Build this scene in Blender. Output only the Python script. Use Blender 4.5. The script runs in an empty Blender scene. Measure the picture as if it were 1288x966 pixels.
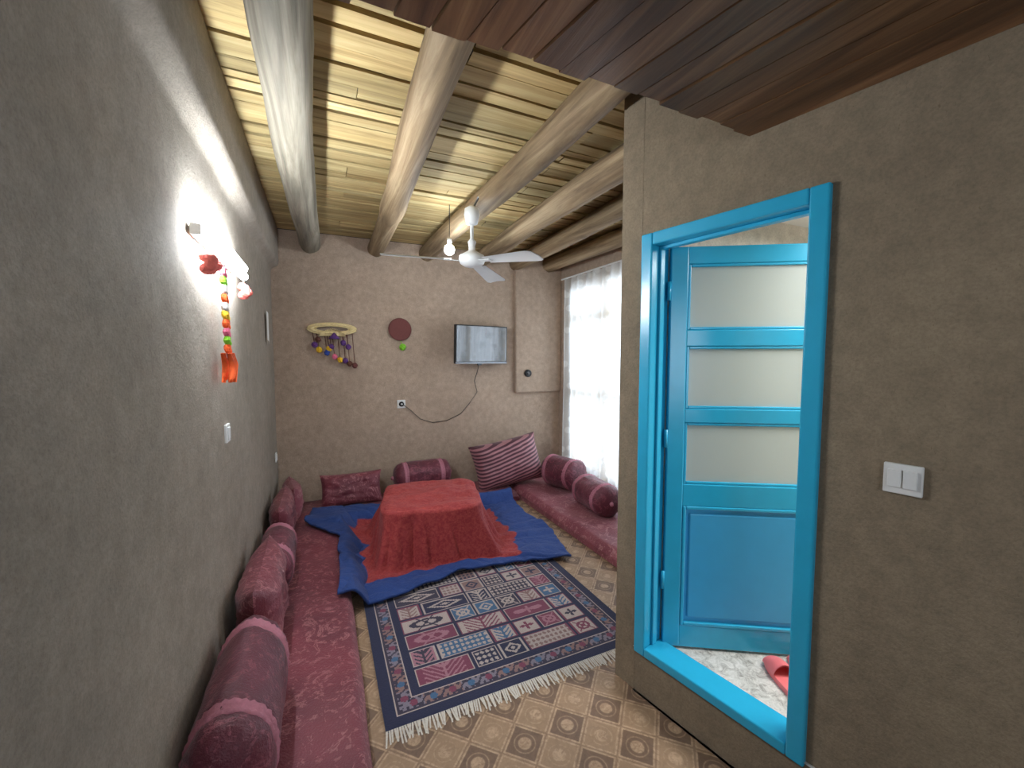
import bpy, math, random
from mathutils import Vector, Matrix, Euler, noise
random.seed(7)
sc=bpy.context.scene
sc.view_settings.view_transform='Standard'
sc.view_settings.look='None'
sc.view_settings.exposure=.35
PI=math.pi
def lin(r,g,b):
    f=lambda c:(c/255/12.92 if c/255<=.04045 else ((c/255+.055)/1.055)**2.4)
    return (f(r),f(g),f(b),1)
# ---------------------------------------------------------------- materials
class NT:
    def __init__(s,name):
        s.m=bpy.data.materials.new(name); s.m.use_nodes=True; s.t=s.m.node_tree; s.t.nodes.clear()
        s.out=s.t.nodes.new('ShaderNodeOutputMaterial')
        s.tc=s.t.nodes.new('ShaderNodeTexCoord')
    def n(s,typ,**kw):
        nd=s.t.nodes.new(typ)
        for k,v in kw.items(): setattr(nd,k,v)
        return nd
    def l(s,a,b): s.t.links.new(a,b)
    def mapping(s,scale=(1,1,1),rot=(0,0,0),src='Object'):
        mp=s.n('ShaderNodeMapping'); mp.inputs['Scale'].default_value=scale; mp.inputs['Rotation'].default_value=rot
        s.l(s.tc.outputs[src],mp.inputs['Vector']); return mp.outputs[0]
    def noise(s,vec,scale,detail=4,rough=.55,dist=0):
        nd=s.n('ShaderNodeTexNoise'); nd.inputs['Scale'].default_value=scale; nd.inputs['Detail'].default_value=detail
        nd.inputs['Roughness'].default_value=rough; nd.inputs['Distortion'].default_value=dist
        s.l(vec,nd.inputs['Vector']); return nd.outputs['Fac']
    def ramp(s,fac,stops,interp='LINEAR'):
        r=s.n('ShaderNodeValToRGB'); e=r.color_ramp.elements; r.color_ramp.interpolation=interp
        while len(e)<len(stops): e.new(.5)
        for i,(p,c) in enumerate(stops): e[i].position=p; e[i].color=c
        s.l(fac,r.inputs[0]); return r.outputs[0]
    def mix(s,fac,a,b,mode='MIX'):
        m=s.n('ShaderNodeMix',data_type='RGBA',blend_type=mode)
        for i,v in ((0,fac),(6,a),(7,b)):
            if hasattr(v,'is_linked'): s.l(v,m.inputs[i])
            else: m.inputs[i].default_value=v
        return m.outputs[2]
    def math(s,op,a,b=0,c=0):
        m=s.n('ShaderNodeMath',operation=op)
        for i,v in enumerate((a,b,c)):
            if hasattr(v,'is_linked'): s.l(v,m.inputs[i])
            else: m.inputs[i].default_value=v
        return m.outputs[0]
    def bsdf(s,col,rough=.8,bump=None,bstr=.3,bdist=.01,**kw):
        b=s.n('ShaderNodeBsdfPrincipled')
        if hasattr(col,'is_linked'): s.l(col,b.inputs['Base Color'])
        else: b.inputs['Base Color'].default_value=col
        if hasattr(rough,'is_linked'): s.l(rough,b.inputs['Roughness'])
        else: b.inputs['Roughness'].default_value=rough
        for k,v in kw.items(): b.inputs[k.replace('_',' ')].default_value=v
        if bump is not None:
            bp=s.n('ShaderNodeBump'); bp.inputs['Strength'].default_value=bstr; bp.inputs['Distance'].default_value=bdist
            s.l(bump,bp.inputs['Height']); s.l(bp.outputs[0],b.inputs['Normal'])
        s.l(b.outputs[0],s.out.inputs[0]); return b
def simple(name,col,rough=.6,ns=30,var=.12,bstr=.1,**kw):
    t=NT(name); v=t.mapping(); f=t.noise(v,ns)
    c=t.mix(f,tuple(x*(1-var) for x in col[:3])+(1,),tuple(min(1,x*(1+var)) for x in col[:3])+(1,))
    t.bsdf(c,rough,f,bstr,.004,**kw); return t.m
def emis(name,col,st):
    t=NT(name); e=t.n('ShaderNodeEmission'); e.inputs[0].default_value=col; e.inputs[1].default_value=st
    t.l(e.outputs[0],t.out.inputs[0]); return t.m
def plaster(name,c1,c2):
    t=NT(name); v=t.mapping()
    big=t.noise(v,1.3,5,.6); mid=t.noise(v,18,6,.65); fine=t.noise(v,110,4,.7)
    straw=t.noise(t.mapping((30,160,60),(.5,.9,.4)),1.3,2,.5,1.5)
    col=t.mix(t.ramp(big,[(.3,(0,0,0,1)),(.7,(1,1,1,1))]),c1,c2)
    col=t.mix(1,col,t.ramp(mid,[(.35,(.85,.845,.84,1)),(.65,(1.06,1.055,1.05,1))]),'MULTIPLY')
    col=t.mix(1,col,t.ramp(fine,[(.3,(.82,.82,.82,1)),(.6,(1.06,1.06,1.06,1))]),'MULTIPLY')
    col=t.mix(1,col,t.ramp(straw,[(.66,(1,1,1,1)),(.75,(.76,.73,.68,1))]),'MULTIPLY')
    h=t.math('ADD',t.math('MULTIPLY',mid,.8),t.math('MULTIPLY',fine,.5))
    t.bsdf(col,.92,h,.45,.014); return t.m
def wood(name,c1,c2,c3,axis='Y',scale=1.0,rough=.75,attr=False,spec=.3):
    t=NT(name); s=[22*scale]*3; s['XYZ'.index(axis)]=1.1*scale
    v=t.mapping(tuple(s)); g=t.noise(v,1.0,6,.65,.6)
    s2=[3.2*scale]*3; s2['XYZ'.index(axis)]=.8*scale
    b=t.noise(t.mapping(tuple(s2)),1.0,3,.5)
    col=t.ramp(g,[(.28,c1),(.5,c2),(.72,c3)])
    col=t.mix(1,col,t.ramp(b,[(.3,(.62,.62,.6,1)),(.62,(1.1,1.1,1.1,1))]),'MULTIPLY')
    if attr:
        a=t.n('ShaderNodeAttribute',attribute_name='Col'); col=t.mix(1,col,a.outputs['Color'],'MULTIPLY')
    t.bsdf(col,rough,g,.35,.006,Specular_IOR_Level=spec); return t.m
def fabric(name,base,light,dark,scale=9,stripes=False,sheen=.12):
    t=NT(name); v=t.mapping()
    n1=t.noise(v,scale,5,.7,2.2); n2=t.noise(v,scale*2.6,3,.6,1.4); n3=t.noise(v,3,3)
    col=t.mix(t.ramp(n3,[(.3,(0,0,0,1)),(.7,(1,1,1,1))]),dark,base)
    if stripes:
        w=t.n('ShaderNodeTexWave'); w.inputs['Scale'].default_value=8.5; w.inputs['Distortion'].default_value=.5; w.bands_direction='Z'
        t.l(t.mapping((1,1,1),(0,.35,0)),w.inputs['Vector'])
        col=t.mix(t.ramp(w.outputs['Fac'],[(.42,(0,0,0,1)),(.52,(1,1,1,1))]),light,dark)
    else:
        col=t.mix(t.ramp(n1,[(.55,(0,0,0,1)),(.60,(.7,.7,.7,1)),(.64,(.1,.1,.1,1))]),col,light)
        col=t.mix(t.ramp(n2,[(.60,(0,0,0,1)),(.66,(.45,.45,.45,1))]),col,light)
    wr=t.noise(v,16,4,.6,1.0)
    t.bsdf(col,.5,t.math('ADD',t.math('MULTIPLY',wr,1.6),t.noise(v,140,2)),.5,.007,Sheen_Weight=sheen); return t.m
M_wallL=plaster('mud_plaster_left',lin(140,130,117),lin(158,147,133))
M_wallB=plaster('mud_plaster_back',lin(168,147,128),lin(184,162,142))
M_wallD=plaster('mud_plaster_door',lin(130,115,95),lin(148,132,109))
M_ceil=wood('pale_plank_wood',lin(146,124,84),lin(194,170,120),lin(218,200,152),'X',1,.8,True)
M_dark=simple('dark_gap',lin(40,30,22),.9)
M_beamA=wood('weathered_log',lin(90,84,74),lin(138,130,114),lin(176,168,152),'Y',.8)
M_beamB=wood('brown_log',lin(92,74,54),lin(140,118,90),lin(178,156,124),'Y',.8)
M_soff=wood('walnut_soffit_wood',lin(78,52,34),lin(120,84,56),lin(154,116,82),'Y',1,.4,True,.5)
M_blue=simple('blue_gloss_paint',lin(42,172,212),.25,12,.08,.1,Specular_IOR_Level=.6)
M_blueL=simple('blue_panel_paint',lin(60,164,214),.4,12,.06,.1)
M_white=simple('white_plastic',lin(225,225,222),.35,40,.03,.02)
M_whitem=simple('white_enamel',lin(230,231,229),.3,20,.04,.02)
M_black=simple('black_plastic',lin(18,18,20),.35,20,.1,.02)
M_grey=simple('grey_metal',lin(120,122,126),.35,20,.1,.02,Metallic=.8)
M_maroon=fabric('maroon_jacquard',lin(130,54,66),lin(184,122,124),lin(98,36,48))
M_maroonD=fabric('dark_plum_jacquard',lin(110,42,58),lin(156,86,98),lin(74,26,40))
M_rose=fabric('rose_jacquard',lin(150,78,88),lin(196,144,142),lin(114,48,60))
M_stripe=fabric('striped_plum_fabric',lin(150,90,98),lin(172,118,124),lin(78,32,48),7,True)
M_lace=simple('pink_lace_trim',lin(176,112,126),.8,90,.25,.6)
M_straw=simple('straw',lin(224,202,148),.8,80,.2,.4)
M_pine=wood('window_pine',lin(150,110,60),lin(196,160,100),lin(214,184,130),'Z',1)
t=NT('tv_screen'); t.bsdf((.02,.021,.025,1),t.ramp(t.noise(t.mapping(),3),[(0,(.04,.04,.04,1)),(1,(.08,.08,.08,1))]),Specular_IOR_Level=1.0,Coat_Weight=1.0,Coat_Roughness=.04); M_screen=t.m
t=NT('frosted_glass'); v=t.mapping(); f=t.noise(v,60,3)
b=t.n('ShaderNodeBsdfPrincipled'); b.inputs['Base Color'].default_value=lin(212,220,216); b.inputs['Roughness'].default_value=.3
tr=t.n('ShaderNodeBsdfTranslucent'); tr.inputs[0].default_value=lin(232,238,236)
bp=t.n('ShaderNodeBump'); bp.inputs['Strength'].default_value=.2; bp.inputs['Distance'].default_value=.002; t.l(f,bp.inputs['Height']); t.l(bp.outputs[0],b.inputs['Normal'])
mx=t.n('ShaderNodeMixShader'); mx.inputs[0].default_value=.45; t.l(b.outputs[0],mx.inputs[1]); t.l(tr.outputs[0],mx.inputs[2]); t.l(mx.outputs[0],t.out.inputs[0]); M_frost=t.m
t=NT('window_glass'); g=t.n('ShaderNodeBsdfTransparent'); g.inputs[0].default_value=(.95,.97,1,1); gl=t.n('ShaderNodeBsdfGlossy'); gl.inputs['Roughness'].default_value=.05
mx=t.n('ShaderNodeMixShader'); mx.inputs[0].default_value=.06; t.l(g.outputs[0],mx.inputs[1]); t.l(gl.outputs[0],mx.inputs[2]); t.l(mx.outputs[0],t.out.inputs[0]); M_glass=t.m
# lace curtain
t=NT('lace_curtain'); v=t.mapping()
vo=t.n('ShaderNodeTexVoronoi'); vo.inputs['Scale'].default_value=9; t.l(v,vo.inputs['Vector'])
f=t.ramp(vo.outputs['Distance'],[(.30,(.92,.92,.92,1)),(.42,(.70,.70,.70,1))])
f2=t.ramp(t.noise(v,180,2),[(.4,(0,0,0,1)),(.6,(.08,.08,.08,1))])
tp=t.n('ShaderNodeBsdfTransparent'); tl=t.n('ShaderNodeBsdfTranslucent'); tl.inputs[0].default_value=(.84,.87,.87,1)
df=t.n('ShaderNodeBsdfDiffuse'); df.inputs[0].default_value=(.8,.81,.78,1)
m1=t.n('ShaderNodeMixShader'); m1.inputs[0].default_value=.4; t.l(tl.outputs[0],m1.inputs[1]); t.l(df.outputs[0],m1.inputs[2])
m2=t.n('ShaderNodeMixShader'); t.l(t.math('ADD',f,f2),m2.inputs[0]); t.l(tp.outputs[0],m2.inputs[1]); t.l(m1.outputs[0],m2.inputs[2]); t.l(m2.outputs[0],t.out.inputs[0]); M_curt=t.m
t=NT('terrazzo'); v=t.mapping(); n1=t.noise(v,22,6,.8,1.2)
t.bsdf(t.ramp(n1,[(.35,lin(140,134,126)),(.5,lin(200,196,188)),(.65,lin(226,222,216))]),.35); M_marb=t.m
# patterned floor
t=NT('patterned_floor_covering'); P=.142
mp=t.n('ShaderNodeMapping'); mp.inputs['Rotation'].default_value=(0,0,PI/4); mp.inputs['Scale'].default_value=(1/P,1/P,1); t.l(t.tc.outputs['Object'],mp.inputs[0])
sp=t.n('ShaderNodeSeparateXYZ'); t.l(mp.outputs[0],sp.inputs[0])
fx=t.math('ABSOLUTE',t.math('SUBTRACT',t.math('FRACT',sp.outputs[0]),.5)); fy=t.math('ABSOLUTE',t.math('SUBTRACT',t.math('FRACT',sp.outputs[1]),.5))
mxx=t.math('MAXIMUM',fx,fy); rr=t.math('SQRT',t.math('ADD',t.math('MULTIPLY',fx,fx),t.math('MULTIPLY',fy,fy)))
chk=t.math('MODULO',t.math('ABSOLUTE',t.math('ADD',t.math('FLOOR',sp.outputs[0]),t.math('FLOOR',sp.outputs[1]))),2)
nz=t.noise(t.mapping(),34,5,.75,1)
nz2=t.noise(t.mapping(),3,3)
base=t.mix(t.ramp(nz,[(.4,(0,0,0,1)),(.6,(1,1,1,1))]),lin(150,122,96),lin(188,158,128))
tileD=t.mix(nz,lin(86,66,52),lin(134,106,84)); tileM=t.mix(nz,lin(128,102,78),lin(172,142,112))
tile=t.mix(chk,tileD,tileM)
tile=t.mix(t.ramp(rr,[(.17,(.9,.9,.9,1)),(.21,(0,0,0,1)),(.27,(0,0,0,1)),(.30,(.6,.6,.6,1)),(.33,(0,0,0,1))]),tile,base)
col=t.mix(t.ramp(mxx,[(.41,(1,1,1,1)),(.435,(0,0,0,1))]),base,tile)
col=t.mix(t.ramp(mxx,[(.465,(0,0,0,1)),(.48,(.6,.6,.6,1))]),col,lin(116,90,68))
col=t.mix(1,col,t.ramp(nz2,[(.3,(.88,.88,.88,1)),(.7,(1.05,1.05,1.05,1))]),'MULTIPLY')
t.bsdf(col,.6,nz,.1,.003); M_floor=t.m
def attrmat(name,rough=.95,ns=160,bstr=.5,sheen=.15):
    t=NT(name); a=t.n('ShaderNodeAttribute',attribute_name='Col'); v=t.mapping(); f=t.noise(v,ns,3,.7)
    c=t.mix(1,a.outputs['Color'],t.ramp(f,[(.3,(.8,.8,.8,1)),(.7,(1.12,1.12,1.12,1))]),'MULTIPLY')
    t.bsdf(c,rough,f,bstr,.004,Sheen_Weight=sheen); return t.m
M_rug=attrmat('woven_rug_wool')
t=NT('korsi_quilt_fabric'); a=t.n('ShaderNodeAttribute',attribute_name='edge'); v=t.mapping()
n1=t.noise(v,30,4,.7,1.5)
red=t.mix(t.ramp(n1,[(.42,(0,0,0,1)),(.62,(1,1,1,1))]),lin(148,42,46),lin(174,70,64))
blu=t.mix(n1,lin(24,48,106),lin(38,74,142))
t.bsdf(t.mix(t.ramp(a.outputs['Fac'],[(.735,(0,0,0,1)),(.745,(1,1,1,1))]),red,blu),.8,t.noise(v,26,4,.6,.8),.7,.016,Sheen_Weight=.05); M_quilt=t.m
def colmat(name,rgb,rough=.9): return simple(name,lin(*rgb),rough,90,.2,.5)
POM={k:colmat('yarn_'+k,c) for k,c in dict(purple=(94,56,120),yellow=(226,180,40),brown=(96,56,44),blue=(44,70,150),orange=(240,96,40),pink=(226,110,140),green=(130,200,50),coral=(244,124,114),white=(232,226,220),maroon=(110,62,58)).items()}
# ---------------------------------------------------------------- mesh builder
class MB:
    def __init__(s): s.v=[];s.f=[];s.m=[];s.s=[];s.mats=[]
    def mi(s,mat):
        if mat not in s.mats: s.mats.append(mat)
        return s.mats.index(mat)
    def add(s,vs,fs,mat,smooth=False,T=None):
        o=len(s.v); T=T or Matrix()
        s.v+= [tuple(T@Vector(p)) for p in vs]; i=s.mi(mat)
        for f in fs: s.f.append(tuple(o+k for k in f)); s.m.append(i); s.s.append(smooth)
    def box(s,a,b,mat,T=None):
        x0,y0,z0=a; x1,y1,z1=b
        vs=[(x0,y0,z0),(x1,y0,z0),(x1,y1,z0),(x0,y1,z0),(x0,y0,z1),(x1,y0,z1),(x1,y1,z1),(x0,y1,z1)]
        s.add(vs,[(0,3,2,1),(4,5,6,7),(0,1,5,4),(1,2,6,5),(2,3,7,6),(3,0,4,7)],mat,False,T)
    def bbox(s,a,b,mat,bev=.004,T=None):
        import bmesh
        bm=bmesh.new(); bmesh.ops.create_cube(bm,size=1)
        for q in bm.verts: q.co=Vector([(a[i]+b[i])/2+q.co[i]*(b[i]-a[i]) for i in range(3)])
        bmesh.ops.bevel(bm,geom=bm.edges[:],offset=bev,segments=2,affect='EDGES',profile=.5)
        bm.verts.index_update()
        s.add([tuple(q.co) for q in bm.verts],[tuple(q.index for q in f.verts) for f in bm.faces],mat,False,T); bm.free()
    def lathe(s,prof,mat,T=None,seg=24,rf=None,smooth=True,caps=True):
        vs=[];fs=[]
        for j,(z,r) in enumerate(prof):
            for k in range(seg):
                a=2*PI*k/seg; rr=r*(rf(a,z) if rf else 1); vs.append((rr*math.cos(a),rr*math.sin(a),z))
        n=len(prof)
        for j in range(n-1):
            for k in range(seg):
                k2=(k+1)%seg; fs.append((j*seg+k,j*seg+k2,(j+1)*seg+k2,(j+1)*seg+k))
        if caps: fs.append(tuple(reversed(range(seg)))); fs.append(tuple((n-1)*seg+k for k in range(seg)))
        s.add(vs,fs,mat,smooth,T)
    def tube(s,pts,r,mat,seg=8,T=None):
        pts=[Vector(p) for p in pts]; vs=[];fs=[]
        for i,p in enumerate(pts):
            d=(pts[min(i+1,len(pts)-1)]-pts[max(i-1,0)]).normalized()
            up=Vector((0,0,1)) if abs(d.z)<.9 else Vector((1,0,0)); a=d.cross(up).normalized(); b=d.cross(a)
            rad=r[i] if isinstance(r,(list,tuple)) else r
            for k in range(seg):
                t=2*PI*k/seg; vs.append(tuple(p+a*math.cos(t)*rad+b*math.sin(t)*rad))
        for i in range(len(pts)-1):
            for k in range(seg):
                k2=(k+1)%seg; fs.append((i*seg+k,i*seg+k2,(i+1)*seg+k2,(i+1)*seg+k))
        fs.append(tuple(range(seg))); fs.append(tuple(reversed([(len(pts)-1)*seg+k for k in range(seg)])))
        s.add(vs,fs,mat,True,T)
    def sphere(s,c,r,mat,jit=0,seg=14,sc3=(1,1,1)):
        vs=[];fs=[];R=seg//2+1
        for j in range(R+1):
            ph=PI*j/R
            for k in range(seg):
                a=2*PI*k/seg; q=r*(1+random.uniform(-jit,jit))
                vs.append((c[0]+q*sc3[0]*math.sin(ph)*math.cos(a),c[1]+q*sc3[1]*math.sin(ph)*math.sin(a),c[2]+q*sc3[2]*math.cos(ph)))
        for j in range(R):
            for k in range(seg):
                k2=(k+1)%seg; fs.append((j*seg+k,(j+1)*seg+k,(j+1)*seg+k2,j*seg+k2))
        s.add(vs,fs,mat,jit==0)
    def grid(s,fn,nu,nv,mat,smooth=True,T=None):
        vs=[fn(i/nu,j/nv) for j in range(nv+1) for i in range(nu+1)]; w=nu+1
        fs=[(j*w+i,j*w+i+1,(j+1)*w+i+1,(j+1)*w+i) for j in range(nv) for i in range(nu)]
        s.add(vs,fs,mat,smooth,T)
    def make(s,name):
        me=bpy.data.meshes.new(name); me.from_pydata(s.v,[],s.f)
        for m in s.mats: me.materials.append(m)
        me.polygons.foreach_set('material_index',s.m); me.polygons.foreach_set('use_smooth',s.s); me.update()
        o=bpy.data.objects.new(name,me); sc.collection.objects.link(o); return o
# ---------------------------------------------------------------- dimensions
XL,XR,YB,YF,H=-.42,2.78,4.6,-1.2,2.78
C=Vector((1.27,1.55,0)); D=Vector((.191,-.9815,0)).normalized(); N=Vector((-D.y,D.x,0))  # N points into the neighbouring room
TD=Matrix(((D.x,N.x,0,C.x),(D.y,N.y,0,C.y),(0,0,1,0),(0,0,0,1)))   # door wall frame: (s, n, z)
# ---------------------------------------------------------------- shell
b=MB(); b.box((XL-.2,YF-.2,-.1),(XR+.25,YB+.2,0),M_floor); b.make('floor')
b=MB()
def lw(u,v):   # uneven mud wall with raised upper band
    y=YF+(YB-YF)*u; z=H*v
    zz=2.41+.02*noise.noise(Vector((y*2,5,0)))
    k=1/(1+math.exp(-(z-zz)*110)); x=XL+.065*k+.010*noise.noise(Vector((y*1.3,z*1.3,1)))+.003*noise.noise(Vector((y*6,z*6,1)))
    return (x,y,z)
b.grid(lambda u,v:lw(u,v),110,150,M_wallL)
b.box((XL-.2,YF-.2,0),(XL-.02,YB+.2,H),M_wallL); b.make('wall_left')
b=MB(); b.grid(lambda u,v:(XL-.02+(XR-XL+.04)*u,YB+.010*noise.noise(Vector((u*4,v*4,3)))+.003*noise.noise(Vector((u*18,v*16,3))),H*v),90,80,M_wallB)
b.box((XL-.02,YB+.02,0),(XR+.25,YB+.2,H),M_wallB)
b.make('wall_back')
b=MB(); b.bbox((2.14,YB-.055,1.12),(XR,YB+.02,H),M_wallB,.018); b.make('trim_1')
# door wall + return
b=MB()
for a,c in (((0,0,0),(.12,.12,H)),((.12,0,0),(.80,.12,.2)),((.12,0,2.08),(.80,.12,H)),((.80,0,0),(2.9,.12,H))): b.box(a,c,M_wallD,TD)
b.make('wall_door')
b=MB(); b.box((C.x+.02,1.44,0),(XR,1.549,H),M_wallD); b.make('wall_return')
# window wall
WY0,WY1,WZ0,WZ1=2.2,4.36,.2,2.42
b=MB()
b.box((XR,1.44,0),(XR+.25,WY0,H),M_wallB); b.box((XR,WY1,0),(XR+.25,YB+.02,H),M_wallB)
b.box((XR,WY0,0),(XR+.25,WY1,WZ0),M_wallB); b.box((XR,WY0,WZ1),(XR+.25,WY1,H),M_wallB); b.make('wall_right')
b=MB()
fx0,fx1=XR+.01,XR+.07
for y in (WY0,WY0+.69,WY0+1.43,WY1-.07): b.bbox((fx0,y,WZ0),(fx1,y+.07,WZ1),M_pine)
for z in (WZ0,1.1,1.98,WZ1-.07): b.bbox((fx0+.004,WY0,z),(fx1-.004,WY1,z+.07),M_pine)
b.box((fx0+.028,WY0,WZ0),(fx0+.032,WY1,WZ1),M_glass); b.make('window_1')
# front wall behind the camera; its window is invented to let fill light in
b=MB()
b.box((XL-.2,YF-.2,0),(-.1,YF,H),M_wallL); b.box((1.1,YF-.2,0),(2.1,YF,H),M_wallL); b.box((-.1,YF-.2,0),(1.1,YF,1.0),M_wallL); b.box((-.1,YF-.2,2.1),(1.1,YF,H),M_wallL); b.make('wall_front')
b=MB()
for x in (-.1,.47,1.04): b.bbox((x,YF-.12,1.0),(x+.06,YF-.06,2.1),M_pine)
for z in (1.0,2.04): b.bbox((-.1,YF-.118,z),(1.1,YF-.062,z+.06),M_pine)
b.box((-.1,YF-.092,1.0),(1.1,YF-.088,2.1),M_glass); b.make('added_fill_window')
# pale ceiling planks
b=MB(); b.box((XL-.2,YF-.2,H+.03),(XR+.25,YB+.2,H+.1),M_dark)
y=YF; cols=[]
while y<YB:
    w=random.uniform(.065,.13); gap=random.choice([.004,.006,.012,.018])
    x=XL-.1
    while x<XR+.1:
        L=random.choice([.7,1.1,1.9]); x1=min(x+L,XR+.1); n=12; zz=random.uniform(-.008,.006); sd=random.random()*50
        cshade=random.uniform(.72,1.10); tint=random.uniform(.93,1.03)
        vs=[];fs=[]
        for i in range(n+1):
            xx=x+(x1-x)*i/n; j0=.006*noise.noise(Vector((xx*3,sd,0))); j1=.007*noise.noise(Vector((xx*3,sd,9)))
            vs+=[(xx,y+j0,H+zz),(xx,min(y+w-gap+j1,YB+.1),H+zz),(xx,y+j0,H+.03),(xx,y+w-gap+j1,H+.03)]
        for i in range(n):
            a=4*i; fs+=[(a,a+1,a+5,a+4),(a,a+4,a+6,a+2),(a+1,a+3,a+7,a+5)]
        b.add(vs,fs,M_ceil); cols+=[(cshade,cshade*tint,cshade*tint*tint*.98)]*len(fs)
        x=x1+.004
    y+=w
o=b.make('ceiling'); me=o.data; ca=me.color_attributes.new('Col','FLOAT_COLOR','CORNER')
off=len(me.polygons)-len(cols)
for p in me.polygons:
    c=(1,1,1) if p.index<off else cols[p.index-off]
    for li in p.loop_indices: ca.data[li].color=(*c,1)
# log beams
for i,(x0,x1,r,m) in enumerate([(-.10,-.09,.098,M_beamA),(.44,.55,.086,M_beamB),(1.13,1.09,.086,M_beamB),(1.61,1.69,.09,M_beamB),(2.06,2.16,.085,M_beamB),(2.62,2.6,.085,M_beamB)]):
    b=MB(); n=40; seg=20; vs=[];fs=[]
    for k in range(n+1):
        y=-.9+(YB+.9)*k/n; f=(y-1)/(3.6); x=x0+(x1-x0)*f+.014*math.sin(y*1.7+i*2); zc=H-r-.004+.012*noise.noise(Vector((y,i,0)))
        for q in range(seg):
            a=2*PI*q/seg; rr=r*(1+.09*noise.noise(Vector((math.cos(a)*1.2,math.sin(a)*1.2+i*7,y*1.5)))+.03*noise.noise(Vector((math.cos(a)*4,math.sin(a)*4+i*7,y*5))))
            if i==1 : rr*=1+.14*math.exp(-((y-3.3)/.12)**2)
            vs.append((x+rr*math.cos(a),y,zc+rr*math.sin(a)))
    for k in range(n):
        for q in range(seg):
            q2=(q+1)%seg; fs.append((k*seg+q,(k+1)*seg+q,(k+1)*seg+q2,k*seg+q2))
    fs.append(tuple(range(seg))); b.add(vs,fs,m,True); b.make('ceiling_beam')
# dark soffit planks, parallel to the door wall
b=MB(); cols=[]; SZ=2.315; w=.085; k=0
while True:
    e1=-k*w; e0=-(k+1)*w      # offsets along N from the door wall (room side negative)
    def edge(e,ytop):
        p=C+N*e; s=(ytop-p.y)/D.y; q=p+D*s
        if q.x<XL: s=(XL-p.x)/D.x; q=p+D*s
        s2=(YF-p.y)/D.y; q2=p+D*s2
        return q,q2
    yt=1.0+random.uniform(-.012,.012)
    A,B=edge(e1-.003,yt); A2,B2=edge(e0+.002,yt)
    if B.x<XL+.02 or A.y<YF+.05: break
    zz=SZ+random.uniform(-.004,.004); c=random.uniform(.6,1.25)
    vs=[(A.x,A.y,zz),(A2.x,A2.y,zz),(B2.x,B2.y,zz),(B.x,B.y,zz)]; vs+=[(p[0],p[1],p[2]+.022) for p in vs]
    fs=[(0,1,2,3),(7,6,5,4),(0,4,5,1),(1,5,6,2),(2,6,7,3),(3,7,4,0)]
    b.add(vs,fs,M_soff); cols+=[(c,c*random.uniform(.97,1.02),c*random.uniform(.94,1))]*6; k+=1
o=b.make('ceiling_soffit'); me=o.data; ca=me.color_attributes.new('Col','FLOAT_COLOR','CORNER')
for p in me.polygons:
    for li in p.loop_indices: ca.data[li].color=(*cols[p.index],1)
# ---------------------------------------------------------------- neighbouring room
R2=2.25
b=MB(); b.add([(1.28,1.44,.215),(1.75,-1.0,.215),(3.6,-1.0,.215),(3.6,1.44,.215)],[(0,1,2,3)],M_marb); b.add([(1.28,1.44,0),(1.75,-1.0,0),(3.6,-1.0,0),(3.6,1.44,0)],[(0,1,2,3)],M_marb); b.make('floor_raised')
b=MB(); M_w2=plaster('pale_plaster',lin(206,200,188),lin(222,216,204))
b.box((3.6,-1.1,0),(3.7,1.44,R2),M_w2); b.box((1.9,-1.1,0),(3.6,-1.0,R2),M_w2); b.box((1.42,1.41,.215),(3.6,1.439,R2),M_w2); b.make('wall_side_room')
b=MB(); b.add([(1.40,1.44,R2),(1.9,-1.1,R2),(3.7,-1.1,R2),(3.7,1.44,R2)],[(0,3,2,1)],M_white); b.make('ceiling_side_room')
b=MB(); b.lathe([(0,.02),(.0,.12),(-.03,.125),(-.06,.09),(-.075,.0)],emis('added_lamp_glow',(1,.97,.92,1),6),Matrix.Translation((2.6,.6,R2)),24,caps=False); b.make('added_side_lamp')  # invented lamp, added to go with the neighbouring room's fill light
# ---------------------------------------------------------------- door
b=MB()
for a,c in (((.12,-.02,.2),(.175,.105,2.08)),((.745,-.02,.2),(.80,.105,2.08)),((.175,-.02,2.028),(.745,.105,2.08)),((.175,-.02,.2),(.745,.105,.242))): b.bbox(a,c,M_blue,.006,TD)
for a,c in (((.175,.03,.242),(.187,.06,2.028)),((.733,.03,.242),(.745,.06,2.028)),((.187,.03,2.014),(.733,.06,2.028))): b.bbox(a,c,M_blue,.003,TD)
b.make('door_frame')
hx,hy=1.393,1.372; ld=Vector((.853,-.522,0)).normalized(); ln=Vector((-ld.y,ld.x,0))
TL=Matrix(((ld.x,ln.x,0,hx),(ld.y,ln.y,0,hy),(0,0,1,0),(0,0,0,1)))
W=.67; z0,z1=.226,2.03; th=.035
b=MB()
b.bbox((0,0,z0),(.075,th,z1),M_blue,.005,TL); b.bbox((W-.075,0,z0),(W,th,z1),M_blue,.005,TL)
rails=[(1.955,z1),(1.60,1.672),(1.262,1.325),(.885,.985),(z0,.33)]
for a,c in rails: b.bbox((.072,.001,a),(W-.072,th-.001,c),M_blue,.004,TL)
for a,c in ((1.672,1.955),(1.325,1.60),(.985,1.262)):
    b.box((.074,.014,a),(W-.074,.020,c),M_frost,TL)
    g=.012
    for aa,cc in (((.075,.004,a),(.075+g,.031,c)),((W-.075-g,.004,a),(W-.075,.031,c)),((.087,.004,a),(W-.087,.031,a+g)),((.087,.004,c-g),(W-.087,.031,c))): b.bbox(aa,cc,M_blue,.003,TL)
b.box((.074,.012,.33),(W-.074,.024,.885),M_blueL,TL)
b.bbox((.105,.004,.365),(W-.105,.032,.85),M_blueL,.007,TL)
for aa,cc in (((.075,-.002,.33),(.09,.036,.885)),((W-.09,-.002,.33),(W-.075,.036,.885)),((.09,-.002,.33),(W-.09,.036,.345)),((.09,-.002,.87),(W-.09,.036,.885))): b.bbox(aa,cc,M_blue,.004,TL)
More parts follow.
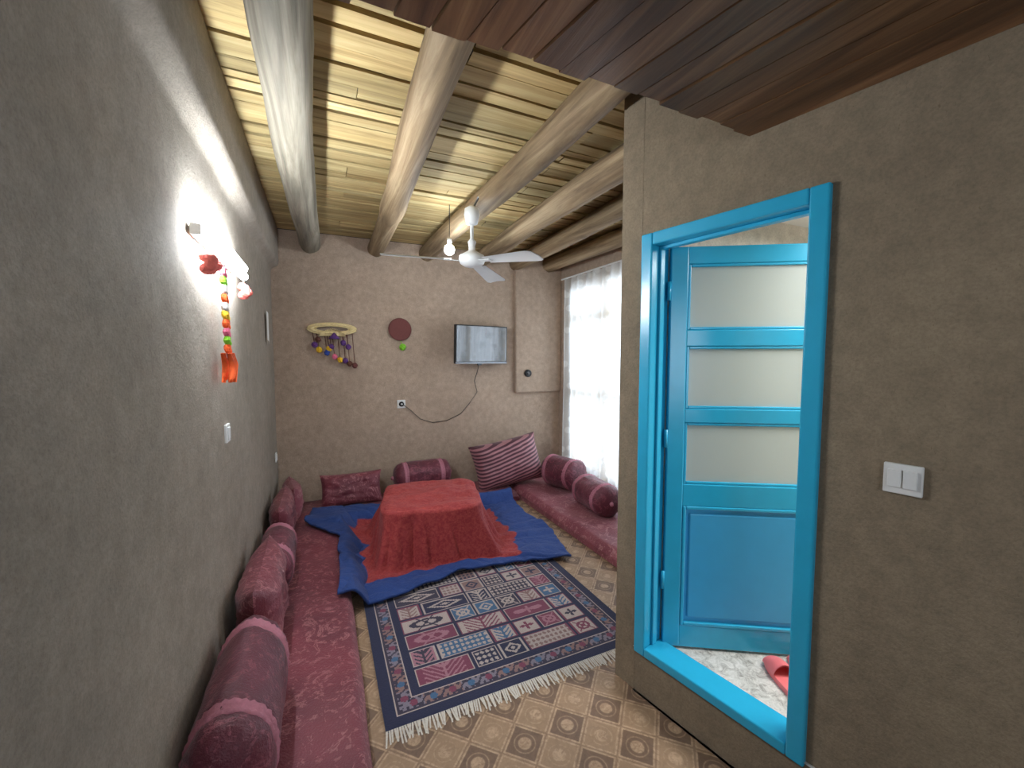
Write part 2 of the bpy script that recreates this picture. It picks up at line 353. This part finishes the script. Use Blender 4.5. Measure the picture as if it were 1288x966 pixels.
for z in (.5,1.15,1.8): b.lathe([(0,.008),(.08,.008)],M_blue,TL@Matrix.Translation((-.006,-.004,z)),10)
b.make('door_1')
b=MB(); b.bbox((.955,-.012,1.172),(1.037,.0,1.256),M_white,.003,TD)
b.bbox((.965,-.017,1.19),(.994,-.011,1.24),M_white,.002,TD); b.bbox((.998,-.019,1.19),(1.027,-.011,1.24),M_white,.002,TD); b.make('light_switch')
# slippers
M_slip=simple('pink_rubber',lin(232,118,120),.45,40,.08,.1)
def slipper(x,y,rot):
    b=MB(); T=Matrix.Translation((x,y,.216))@Matrix.Rotation(rot,4,'Z')
    n=22; outl=[]
    for k in range(n*2):
        a=2*PI*k/(n*2); t=(1+math.cos(a))/2; outl.append((-.11+.22*t,math.copysign(abs(math.sin(a))**.6,math.sin(a))*(.033+.012*t)))
    m=len(outl)
    vs=[(p[0],p[1],0) for p in outl]+[(p[0],p[1],.022) for p in outl]; fs=[tuple(reversed(range(m))),tuple(range(m,2*m))]+[(k,(k+1)%m,m+(k+1)%m,m+k) for k in range(m)]
    b.add(vs,fs,M_slip,False,T)
    for sgn in (0,.006):
        b.grid(lambda u,v:(-.005+.095*u,(.044-.004*u)*math.cos(PI*v)*1.0,.018+(.048-.028*u*u+sgn)*math.sin(PI*v)),10,14,M_slip,True,T)
    b.make('slipper')
slipper(1.70,1.01,math.atan2(.18,.10)); slipper(1.80,.975,math.atan2(.18,.12))
# ---------------------------------------------------------------- curtain
b=MB()
def cf(u,v):
    y=2.15+2.25*u; z=.16+2.34*v
    w=.028*math.sin(u*95)+.012*math.sin(u*41+1)
    return (XR-.06+w*(1-.4*v)+.01*noise.noise(Vector((u*9,v*3,0))),y+.01*math.sin(u*60+v*2),z)
b.grid(cf,420,24,M_curt); b.tube([(XR-.06,2.05,2.51),(XR-.06,4.45,2.51)],.01,M_white)
for y in (2.1,3.3,4.40): b.tube([(XR-.06,y,2.51),(XR+.0,y,2.51)],.007,M_white)
b.make('lace_curtain')
# ---------------------------------------------------------------- mattresses & cushions
def mattress(name,x0,x1,y0,y1,h,mat):
    b=MB(); nx=max(8,int((x1-x0)/.03)); ny=max(8,int((y1-y0)/.03))
    def f(u,v):
        x=x0+(x1-x0)*u; y=y0+(y1-y0)*v
        e=min(x-x0,x1-x,y-y0,y1-y); k=min(1,e/.05); z=h*(.45+.55*math.sqrt(max(0,1-(1-k)**2)))
        z+=.014*noise.noise(Vector((x*5,y*3,h)))*k+.006*math.sin(y*11+x*3)*k
        return (x+(.012*noise.noise(Vector((y*3,0,x0))) if e<.1 else 0),y,z)
    b.grid(f,nx*1,ny,mat)
    for a,c,e,g in ((x0,y0,x1,y0),(x1,y0,x1,y1),(x1,y1,x0,y1),(x0,y1,x0,y0)):
        b.add([(a,c,0.002),(e,g,0.002),(e,g,h*.46),(a,c,h*.46)],[(0,1,2,3)],mat)
    return b.make(name)
mattress('floor_mattress',XL+.01,.13,.55,YB-.02,.12,M_maroon)
mattress('floor_mattress',.15,1.92,3.98,YB-.02,.10,M_maroon)
mattress('floor_mattress',1.94,XR-.11,1.58,YB-.07,.11,M_rose)
def pillow(w,h,t,mat,loc,rot,name='cushion',sd=0):
    b=MB(); T=Matrix.Translation(loc)@Euler(rot).to_matrix().to_4x4()
    for sg in (1,-1):
        def f(u,v,sg=sg):
            a=u*2-1; c=v*2-1
            k=(max(0,1-a**4)**.55)*(max(0,1-c**4)**.55)
            x=a*w/2*(1-.07*(1-c*c)*abs(a)**2); z=c*h/2*(1-.07*(1-a*a)*abs(c)**2)
            d=.018*noise.noise(Vector((a*2.5+sd,c*2.5,sg)))*k+.01*noise.noise(Vector((a*7+sd,c*7,sg)))*k
            return (x,sg*(t/2*k+d),z)
        b.grid(f,30,30,mat,True,T)
    return b.make(name)
def bolster(L,r,mat,loc,rot,name='bolster_cushion',sd=0,trim=M_lace,flat=(1,1)):
    # flat: squash in world X / stretch in world Z
    b=MB(); T=Matrix.Translation(loc)@Matrix.Diagonal((flat[0],1,flat[1],1))@Euler(rot).to_matrix().to_4x4()
    n=44; prof=[]
    for k in range(n+1):
        q=k/n; x=q*2-1; R=r*(1-abs(x)**9)**.5*(1-.07*math.exp(-((abs(x)-.62)/.06)**2)) if abs(x)<1 else .0
        prof.append((x*L/2,max(R,.012)))
    seg=48
    def rf(a,z):
        e=abs(z)/(L/2)
        return 1+.07*noise.noise(Vector((math.cos(a)*1.3+sd,math.sin(a)*1.3,z*3)))+.04*noise.noise(Vector((math.cos(a)*4+sd,math.sin(a)*4,z*9)))+(.03*math.sin(a*16+sd) if e>.86 else .012*math.sin(a*14+sd)*e)
    b.lathe(prof,mat,T,seg,rf)
    for x in (-.62,.62):
        zc=x*L/2; pr=[(zc-.026,r*.94),(zc-.019,r*1.01),(zc-.009,r*.965),(zc,r*.95),(zc+.009,r*.965),(zc+.019,r*1.01),(zc+.026,r*.94)]
        b.lathe(pr,trim,T,72,lambda a,z:(1+.022*math.sin(a*30+z*90))*(1+.07*noise.noise(Vector((math.cos(a)*1.3+sd,math.sin(a)*1.3,z*3)))),True,False)
    for sgn in (-1,1):
        b.sphere(tuple(T@Vector((0,0,sgn*(L/2+.004)))),.02,trim,.1,12)
    return b.make(name)
h2=PI/2
# left row (bolster axis along the wall, slightly flattened against it)
bolster(.70,.175,M_maroonD,(-.285,1.66,.31),(-h2,0,.0),sd=1,flat=(.72,1.08))
pillow(.66,.42,.19,M_maroon,(-.30,2.37,.32),(0,0,h2),sd=2)
bolster(.58,.15,M_maroonD,(-.30,3.02,.26),(-h2,0,0),sd=3,flat=(.74,1))
pillow(.62,.36,.16,M_maroon,(-.31,3.65,.29),(0,0,h2),sd=4)
pillow(.46,.30,.15,M_rose,(-.28,4.24,.26),(0,0,h2+.15),sd=6)
# back row
pillow(.58,.32,.15,M_maroon,(.24,4.36,.245),(-.30,0,0),sd=5)
bolster(.62,.15,M_maroonD,(.96,4.42,.285),(0,h2,.04),sd=7)
# corner + right row
pillow(.80,.54,.36,M_stripe,(1.90,4.26,.36),(-.35,-.18,-.15),'striped_cushion',sd=8)
bolster(.50,.17,M_maroonD,(2.40,3.86,.285),(-h2,0,.25),sd=9)
bolster(.56,.15,M_maroonD,(2.34,3.18,.25),(-h2,0,-.12),sd=10)
pillow(.62,.40,.15,M_maroonD,(2.53,2.50,.29),(0,0,h2),sd=11)
# ---------------------------------------------------------------- korsi (low table + quilt)
KC=Vector((.79,3.30,0)); KA=-.22; KR=Matrix.Rotation(KA,3,'Z'); hw=.37
b=MB(); TK=Matrix.Translation(KC)@Matrix.Rotation(KA,4,'Z')
b.bbox((-.32,-.32,.385),(.32,.32,.415),M_pine,.004,TK)
for x in (-.30,.26):
    for y in (-.30,.26): b.bbox((x,y,.025),(x+.04,y+.04,.386),M_pine,.003,TK)
for x in (-.28,.26): b.bbox((x-.0,-.26,.33),(x+.02,.26,.38),M_pine,.002,TK)
b.make('korsi_table')
OUT=[(-1,-1,.05,2.58),(-.5,-1,.44,2.62),(0,-1,.86,2.74),(.5,-1,1.24,2.70),(1,-1,1.68,2.60),(1,-.4,1.76,2.92),(1,0,1.80,3.2),(1,.5,1.78,3.6),(1,1,1.80,3.98),(.4,1,1.2,3.96),(0,1,.8,4.0),(-.5,1,.3,4.12),(-1,1,-.12,4.18),(-1,.6,-.16,3.85),(-1,.1,.08,3.45),(-1,-.4,.08,3.1),(-1,-1,.05,2.58)]
def per(u,v):
    if v<=-1+1e-9: return u+1
    if u>=1-1e-9: return 2+v+1
    if v>=1-1e-9: return 4+(1-u)
    return 6+(1-v)
OP=[(per(a,c) if i<len(OUT)-1 else 8,x,y) for i,(a,c,x,y) in enumerate(OUT)]
def outline(t):
    for i in range(len(OP)-1):
        if OP[i][0]<=t<=OP[i+1][0]:
            f=(t-OP[i][0])/(OP[i+1][0]-OP[i][0]); f=f*f*(3-2*f)*.4+f*.6
            return Vector((OP[i][1]+(OP[i+1][1]-OP[i][1])*f,OP[i][2]+(OP[i+1][2]-OP[i][2])*f,0))
    return Vector((OP[0][1],OP[0][2],0))
def sstep(a,b_,x): x=max(0,min(1,(x-a)/(b_-a))); return x*x*(3-2*x)
def basez(x,y):
    z=.028
    if x<.26: z=max(z,.145*(1-sstep(.12,.26,x)))
    z=max(z,.13*sstep(3.84,3.97,y)); z=max(z,.14*sstep(1.84,1.95,x)); return z
n=221; vs=[];ed=[]
for j in range(n+1):
    for i in range(n+1):
        u=i/n*2-1; v=j/n*2-1; r=max(abs(u),abs(v),1e-6); du,dv=u/r,v/r
        if abs(dv+1)<1e-6: t=du+1
        elif abs(du-1)<1e-6: t=3+dv
        elif abs(dv-1)<1e-6: t=5-du
        else: t=7-dv
        cl=(abs(du)**6+abs(dv)**6)**(1/6)
        tb=KC+KR@Vector((du/cl*hw,dv/cl*hw,0)); O=outline(t)
        r0=.34
        if r<r0:
            p=KC+(tb-KC)*(r/r0); z=.436+.020*noise.noise(Vector((p.x*5,p.y*5,0)))+.008*noise.noise(Vector((p.x*13,p.y*13,0))); z-=.014*sstep(.82,1,r/r0)
        else:
            q=(r-r0)/(1-r0)
            pr=.05*sstep(0,.3,q)+.95*max(0,(q-.12)/.88)**(1.45)
            p=tb+(O-tb)*min(1,pr)
            bz=basez(p.x,p.y)
            dr=1-sstep(-.04,.44,q); dr/=1-sstep(-.04,.44,0)
            fold=math.sin(t*7.1+1.8*noise.noise(Vector((t*1.3,0,0))))*.45+math.sin(t*15.7+2+2*noise.noise(Vector((t*2,3,0))))*.35+math.sin(t*27+3*noise.noise(Vector((t*3,7,0))))*.2
            amp=.046*sstep(0,.28,q)*(1-sstep(.65,1,q)*.65)
            dirv=(O-tb).normalized(); p=p+dirv*fold*amp
            z=bz+(.422+.012*noise.noise(Vector((p.x*5,p.y*5,0)))-bz)*dr+amp*.5*max(0,fold)*sstep(.3,.6,q)+.014*abs(noise.noise(Vector((p.x*9,p.y*9,1))))+.034*max(0,noise.noise(Vector((p.x*4.5,p.y*4.5,4))))*sstep(.2,.6,q)
        vs.append((p.x,p.y,z)); ed.append(r)
fs=[(j*(n+1)+i,j*(n+1)+i+1,(j+1)*(n+1)+i+1,(j+1)*(n+1)+i) for j in range(n) for i in range(n)]
b=MB(); b.add(vs,fs,M_quilt,True); o=b.make('korsi_blanket')
at=o.data.attributes.new('edge','FLOAT','POINT')
for i,e in enumerate(ed): at.data[i].value=e
sm=o.modifiers.new('thick','SOLIDIFY'); sm.thickness=.016; sm.offset=1
# ---------------------------------------------------------------- rug
RX0,RX1,RY0,RY1=.20,1.57,1.68,3.62
cs=.0058; nx=int((RX1-RX0)/cs); ny=int((RY1-RY0)/cs)
NAVY=(30,34,64);BEI=(174,158,150);MAR=(118,54,76);TEAL=(60,96,130);GRY=(122,114,126);DK=(52,46,64);BRN=(132,102,98);ROS=(158,108,120)
pal=[(BEI,MAR),(DK,BEI),(MAR,BEI),(TEAL,BEI),(GRY,DK),(BRN,NAVY),(BEI,TEAL),(NAVY,BEI),(BEI,BRN),(ROS,DK),(BEI,DK),(MAR,ROS)]
bd2=.165; gx=7; cw=((RX1-RX0)-2*bd2)/gx; gy=12; chh=((RY1-RY0)-2*bd2)/gy
rs=random.Random(21); cell={}
for b_ in range(gy):
    a_=0
    while a_<gx:
        sp_=2 if (a_<gx-1 and rs.random()<.35) else 1
        k=rs.choice(pal); m=rs.randint(0,4)
        for q in range(sp_): cell[(a_+q,b_)]=(k,m,a_,sp_)
        a_+=sp_
def motif(m,x,y,w,h):
    if m==0: return abs(math.hypot(x/w*2,y/h*2)-.6)<.15 or math.hypot(x,y)<.014 or (abs(abs(x)-abs(y))<.006 and abs(x)<w*.42)
    if m==1: return abs(math.sin(x*110)*math.cos(y*95))>.5
    if m==2:
        a=math.atan2(y,x); return math.hypot(x/w*2,y/h*2)<.45+.3*math.cos(a*4) 
    if m==3: return (abs(x)<.006) or (abs(y-.02-abs(x)*.9)%.030<.012 and abs(x)<w*.40)
    return abs(abs(x/w)+abs(y/h)-.36)<.08 or abs(x/w)+abs(y/h)<.13
def rugcol(x,y):
    W_=RX1-RX0; H_=RY1-RY0; e=min(x,W_-x,y,H_-y)
    if e<.050: return NAVY
    if e<.058: return BEI
    if e<.070: return DK
    if e<.128:
        s_=(x if min(y,H_-y)<min(x,W_-x) else y); q=math.sin(s_*70); mid=(e-.099)
        if math.hypot((s_%.09)-.045,mid)<.018: return MAR if int(s_/.09)%2 else TEAL
        if abs(mid-.022*q)<.008 or math.hypot((s_%.03)-.015,abs(mid)-.022)<.008: return DK
        return BRN if int(s_/.18)%2 else GRY
    if e<.136: return BEI
    if e<bd2-.006: return NAVY
    a=(x-bd2)/cw; c=(y-bd2)/chh; a_=max(0,min(gx-1,int(a))); c_=max(0,min(gy-1,int(c)))
    k,m,st,sp_=cell[(a_,c_)]
    lx=x-bd2-st*cw; ly=y-bd2-c_*chh; w=cw*sp_; ee=min(lx,w-lx,ly,chh-ly)
    if ee<.007: return NAVY
    if ee<.015: return BEI if k[0]!=BEI else MAR
    return k[1] if motif(m,lx-w/2,ly-chh/2,w-.036,chh-.036) else k[0]
vs=[(RX0+(RX1-RX0)*i/nx,RY0+(RY1-RY0)*j/ny,.012) for j in range(ny+1) for i in range(nx+1)]
fs=[(j*(nx+1)+i,j*(nx+1)+i+1,(j+1)*(nx+1)+i+1,(j+1)*(nx+1)+i) for j in range(ny) for i in range(nx)]
b=MB(); b.add(vs,fs,M_rug,False); nf=len(fs)
b.add([(RX0,RY0,.001),(RX1,RY0,.001),(RX1,RY1,.001),(RX0,RY1,.001),(RX0,RY0,.012),(RX1,RY0,.012),(RX1,RY1,.012),(RX0,RY1,.012)],[(0,1,5,4),(1,2,6,5),(2,3,7,6),(3,0,4,7),(0,3,2,1)],M_rug)
for yy,sg in ((RY0,-1),(RY1,1)):
    x=RX0+.004
    while x<RX1:
        L=random.uniform(.05,.075); dx=random.uniform(-.014,.014); w=.0045
        b.add([(x-w,yy,.011),(x+w,yy,.011),(x+w*.7+dx,yy+sg*L,.003),(x-w*.7+dx,yy+sg*L,.003)],[(0,1,2,3)],M_rug); x+=.0105
o=b.make('patterned_rug'); me=o.data; ca=me.color_attributes.new('Col','FLOAT_COLOR','CORNER')
arr=[]; cache={}
for p in me.polygons:
    if p.index<nf:
        i=p.index%nx; j=p.index//nx; c=rugcol((i+.5)/nx*(RX1-RX0),(j+.5)/ny*(RY1-RY0))
    elif p.index<nf+5: c=NAVY
    else: c=(206,198,186)
    if c not in cache: cache[c]=lin(*c)
    for _ in p.loop_indices: arr.extend(cache[c])
ca.data.foreach_set('color',arr)
# ---------------------------------------------------------------- ceiling fan
FX,FY,FZ=.985,2.82,2.235
b=MB(); T=Matrix.Translation((FX,FY,FZ))
b.lathe([(-.045,.02),(-.04,.055),(-.02,.085),(.01,.095),(.035,.085),(.055,.05),(.07,.025),(.10,.022),(.13,.03),(.15,.014)],M_whitem,T,28)
b.tube([(FX,FY,FZ+.12),(FX+.0,FY,H-.20)],.013,M_whitem,12)
b.lathe([(H-FZ-.30,.014),(H-FZ-.29,.04),(H-FZ-.23,.055),(H-FZ-.19,.05),(H-FZ-.17,.02)],M_whitem,T,24)
b.tube([(FX,FY,H-.2),(FX+.05,FY,H-.10)],.008,M_grey,8)
tilt_dir=math.radians(-10-24.68); ax=Vector((-math.sin(tilt_dir),math.cos(tilt_dir),0))
for al in (195,75,-45):
    w=math.radians(al-24.68)
    TB=T@Matrix.Rotation(math.radians(4),4,ax)@Matrix.Rotation(w,4,'Z')@Matrix.Rotation(math.radians(3),4,'Y')@Matrix.Rotation(math.radians(-9),4,'X')
    def bl(u,v,top=0):
        x=.15+.47*u; wd=.048+.034*u-(.02*max(0,u-.93)/.07); return (x,(v*2-1)*wd,top+.006*(1-(v*2-1)**2))
    b.grid(lambda u,v:bl(u,v),16,6,M_whitem,True,TB); b.grid(lambda u,v:bl(1-u,v,-.004),16,6,M_whitem,True,TB)
    b.bbox((.07,-.018,-.008),(.20,.018,-.002),M_whitem,.002,TB)
b.make('ceiling_fan')
# bulb
M_bulb=emis('led_bulb',(.80,.90,1,1),220)
b=MB(); BX,BY=.96,3.30
b.sphere((BX,BY,2.42),.042,M_bulb); b.lathe([(0,.016),(.05,.018),(.055,.008)],M_white,Matrix.Translation((BX,BY,2.458)),14)
b.tube([(BX,BY,2.50),(BX+.004,BY,H+.0)],.003,M_black,6); b.make('pendant_bulb')
# ---------------------------------------------------------------- wall lamp (LED batten) left
b=MB(); LZ=2.01; L0,L1=1.84,2.68
b.bbox((XL+.005,L0,LZ-.022),(XL+.024,L1,LZ+.022),M_white,.004)
M_tube=emis('led_tube',(.84,.92,1,1),115)
for z in (LZ-.020,LZ+.022): b.tube([(XL+.048,L0+.004,z),(XL+.048,L1-.004,z)],.020,M_tube,12)
for y in (L0,L1-.004): b.bbox((XL+.020,y,LZ-.02),(XL+.040,y+.004,LZ+.02),M_white,.001)
b.make('wall_lamp')
# ornaments hanging from the lamp
b=MB(); OY=2.12
for k,(c) in enumerate(['white','pink','green','white','orange','white','yellow','orange','pink','green','orange']):
    z=1.95-k*.036
    b.sphere((XL+.05,OY-.005+k*.004,z),.024,POM[c],.12,10,(.6,1,.9))
    b.sphere((XL+.05,OY+.035+k*.004,z-.012),.017,POM[c],.12,10,(.6,1,.9))
for k in range(14):
    y=OY+.045+.05*math.sin(k*2.4); x=XL+.05+.015*math.cos(k*1.9)
    b.tube([(x,y-.01,1.57),(x+.006,y,1.52),(x,y+.012*math.sin(k),1.455+.015*math.cos(k*3))],[.006,.011,.008],POM['orange'],6)
b.tube([(XL+.05,OY,1.975),(XL+.05,OY+.04,1.55)],.006,POM['white'],6); b.make('hanging_ornament')
for y,z in ((2.64,1.905),(1.88,1.90)):
    b=MB()
    for k in range(7):
        a=k*2*PI/7; b.sphere((XL+.055+.012*math.cos(a*2),y+.028*math.cos(a),z+.022*math.sin(a)),.022,POM['coral'],.1,10)
    b.tube([(XL+.05,y,z+.02),(XL+.05,y,LZ-.02)],.003,POM['white'],6); b.make('yarn_flower')
b=MB(); b.grid(lambda u,v:(XL+.014+.006*math.sin(u*3),4.0+.10*u,1.70+.24*v-.03*u),6,6,M_white); b.make('wall_paper_note')
def plate(name,x0,y0,z0,x1,y1,z1,axis):
    b=MB(); b.bbox((x0,y0,z0),(x1,y1,z1),M_white,.003)
    cy=(y0+y1)/2;cx=(x0+x1)/2;cz=(z0+z1)/2
    if axis=='X':
        b.bbox((x1-.002,cy-.022,cz-.028),(x1+.005,cy+.022,cz+.028),M_white,.002)
    else:
        b.lathe([(0,.026),(.004,.028)],M_black,Matrix.Translation((cx,y0-.001,cz))@Matrix.Rotation(h2,4,'X'),20); b.lathe([(0,.010),(.022,.010)],M_white,Matrix.Translation((cx,y0-.001,cz))@Matrix.Rotation(h2,4,'X'),12)
    b.make(name)
plate('light_switch',XL+.003,2.26,1.155,XL+.014,2.345,1.24,'X'); plate('wall_socket',XL+.003,4.33,.585,XL+.014,4.41,.665,'X')
plate('wall_socket',.735,YB-.014,1.0,.822,YB-.002,1.09,'Y')
# ---------------------------------------------------------------- TV
b=MB(); TT=Matrix.Translation((1.66,YB-.15,1.70))@Euler((math.radians(2),0,math.radians(12))).to_matrix().to_4x4()
b.bbox((-.345,-.022,-.215),(.345,.022,.215),M_black,.006,TT); b.box((-.332,-.0235,-.190),(.332,-.0215,.203),M_screen,TT)
b.bbox((-.345,-.026,-.217),(.345,-.018,-.196),M_grey,.002,TT); b.bbox((-.16,.02,-.14),(.16,.05,.10),M_black,.006,TT)
b.box((-.05,.05,-.06),(.05,.13,.06),M_black,TT); b.bbox((-.05,-.015,-.235),(-.0,.01,-.215),M_black,.002,TT); b.make('wall_tv')
b=MB()
b.tube([(1.66,YB-.10,1.52),(1.66,YB-.018,1.40),(1.62,YB-.014,1.28),(1.655,YB-.014,1.15),(1.56,YB-.014,1.02),(1.45,YB-.014,.90),(1.28,YB-.014,.83),(1.12,YB-.014,.82),(.98,YB-.014,.87),(.88,YB-.014,.97),(.79,YB-.024,1.045)],.0035,M_black,6); b.make('power_cable')
# ---------------------------------------------------------------- straw ornament with pompoms
b=MB(); y0=YB-.03
def ann(u,v):
    a=2*PI*u; k=1-.30*v; return (.105+.225*k*math.cos(a),y0-.004-.014*math.sin(PI*v)+.003*math.sin(u*150),1.84+(.056*(1-.45*v))*math.sin(a))
b.grid(ann,96,6,M_straw)
b.tube([(.105+.225*math.cos(a*PI/18),y0,1.84+.056*math.sin(a*PI/18)) for a in range(37)],.010,M_straw,6)
b.tube([(.105+.155*math.cos(a*PI/18),y0-.010,1.84+.030*math.sin(a*PI/18)) for a in range(37)],.006,M_straw,6)
for k in range(23):
    a=PI*k/22; b.tube([(.105,y0,1.775),(.105+.12*math.cos(a),y0-.016,1.79+.055*math.sin(a)-.02*abs(math.cos(a)))],.006,M_straw,5)
b.lathe([(0,.055),(.03,.03),(.06,.008)],POM['purple'],Matrix.Translation((.12,y0-.03,1.74)),16)
for i,(x,z,c) in enumerate([(-.06,1.68,'purple'),(-.03,1.73,'brown'),(-.02,1.63,'yellow'),(.05,1.60,'blue'),(.09,1.66,'purple'),(.12,1.56,'pink'),(.17,1.53,'yellow'),(.22,1.52,'purple'),(.26,1.49,'brown'),(.31,1.47,'maroon'),(.205,1.70,'purple'),(.25,1.66,'purple'),(.07,1.64,'yellow')]):
    b.tube([(min(.30,max(-.09,x-.02)),y0,1.825),(x,y0-.012,z)],.0035,POM['brown'],5); b.sphere((x,y0-.02,z),.028,POM[c],.15,12)
b.make('straw_wall_ornament')
b=MB(); TR=Matrix.Translation((.775,YB-.012,1.855))@Matrix.Rotation(h2,4,'X')
b.lathe([(0,.118),(.010,.122),(.016,.11),(.012,.095),(.018,.08),(.013,.065),(.019,.05),(.014,.035),(.020,.02),(.018,.002)],POM['maroon'],TR,36,lambda a,z:1+.015*math.sin(a*36))
b.tube([(.775,YB-.02,1.74),(.80,YB-.02,1.69)],.003,POM['green'],5); b.sphere((.80,YB-.03,1.665),.034,POM['green'],.15,14); b.make('woven_wall_disc')
b=MB(); TR=Matrix.Translation((2.30,YB-.055,1.36))@Matrix.Rotation(h2,4,'X')
b.lathe([(0,.045),(.02,.045),(.022,.03)],M_black,TR,24); b.lathe([(.02,.018),(.034,.016)],M_grey,TR,16); b.make('stovepipe_cap')
# ---------------------------------------------------------------- lights
def area(name,loc,rot,sx,sy,p,col):
    l=bpy.data.lights.new(name,'AREA'); l.shape='RECTANGLE'; l.size=sx; l.size_y=sy; l.energy=p; l.color=col
    o=bpy.data.objects.new(name,l); o.location=loc; o.rotation_euler=rot; sc.collection.objects.link(o); return o
area('daylight_window',(XR+.5,3.3,1.5),(0,h2,0),2.4,2.4,85,(.84,.92,1))
area('rear_fill',(.5,YF-.5,1.7),(h2,0,0),1.4,1.2,24,(.90,.95,1))  # added fill for the near walls and soffit, through the invented window
area('side_room_fill',(2.3,.5,R2-.09),(0,0,0),.8,.8,34,(1,.99,.97))  # added fill to brighten the neighbouring room, no known source
w=bpy.data.worlds.new('sky'); sc.world=w; w.use_nodes=True; bg=w.node_tree.nodes['Background']; bg.inputs[0].default_value=(.80,.90,1,1); bg.inputs[1].default_value=1.0
# ---------------------------------------------------------------- camera
cam=bpy.data.cameras.new('camera'); co=bpy.data.objects.new('camera',cam); sc.collection.objects.link(co)
cam.sensor_width=36; cam.lens=520/1288*36; cam.clip_start=.02
co.location=(0,0,1.55); co.rotation_euler=(math.radians(90-3.63),0,math.radians(-24.68)); sc.camera=co
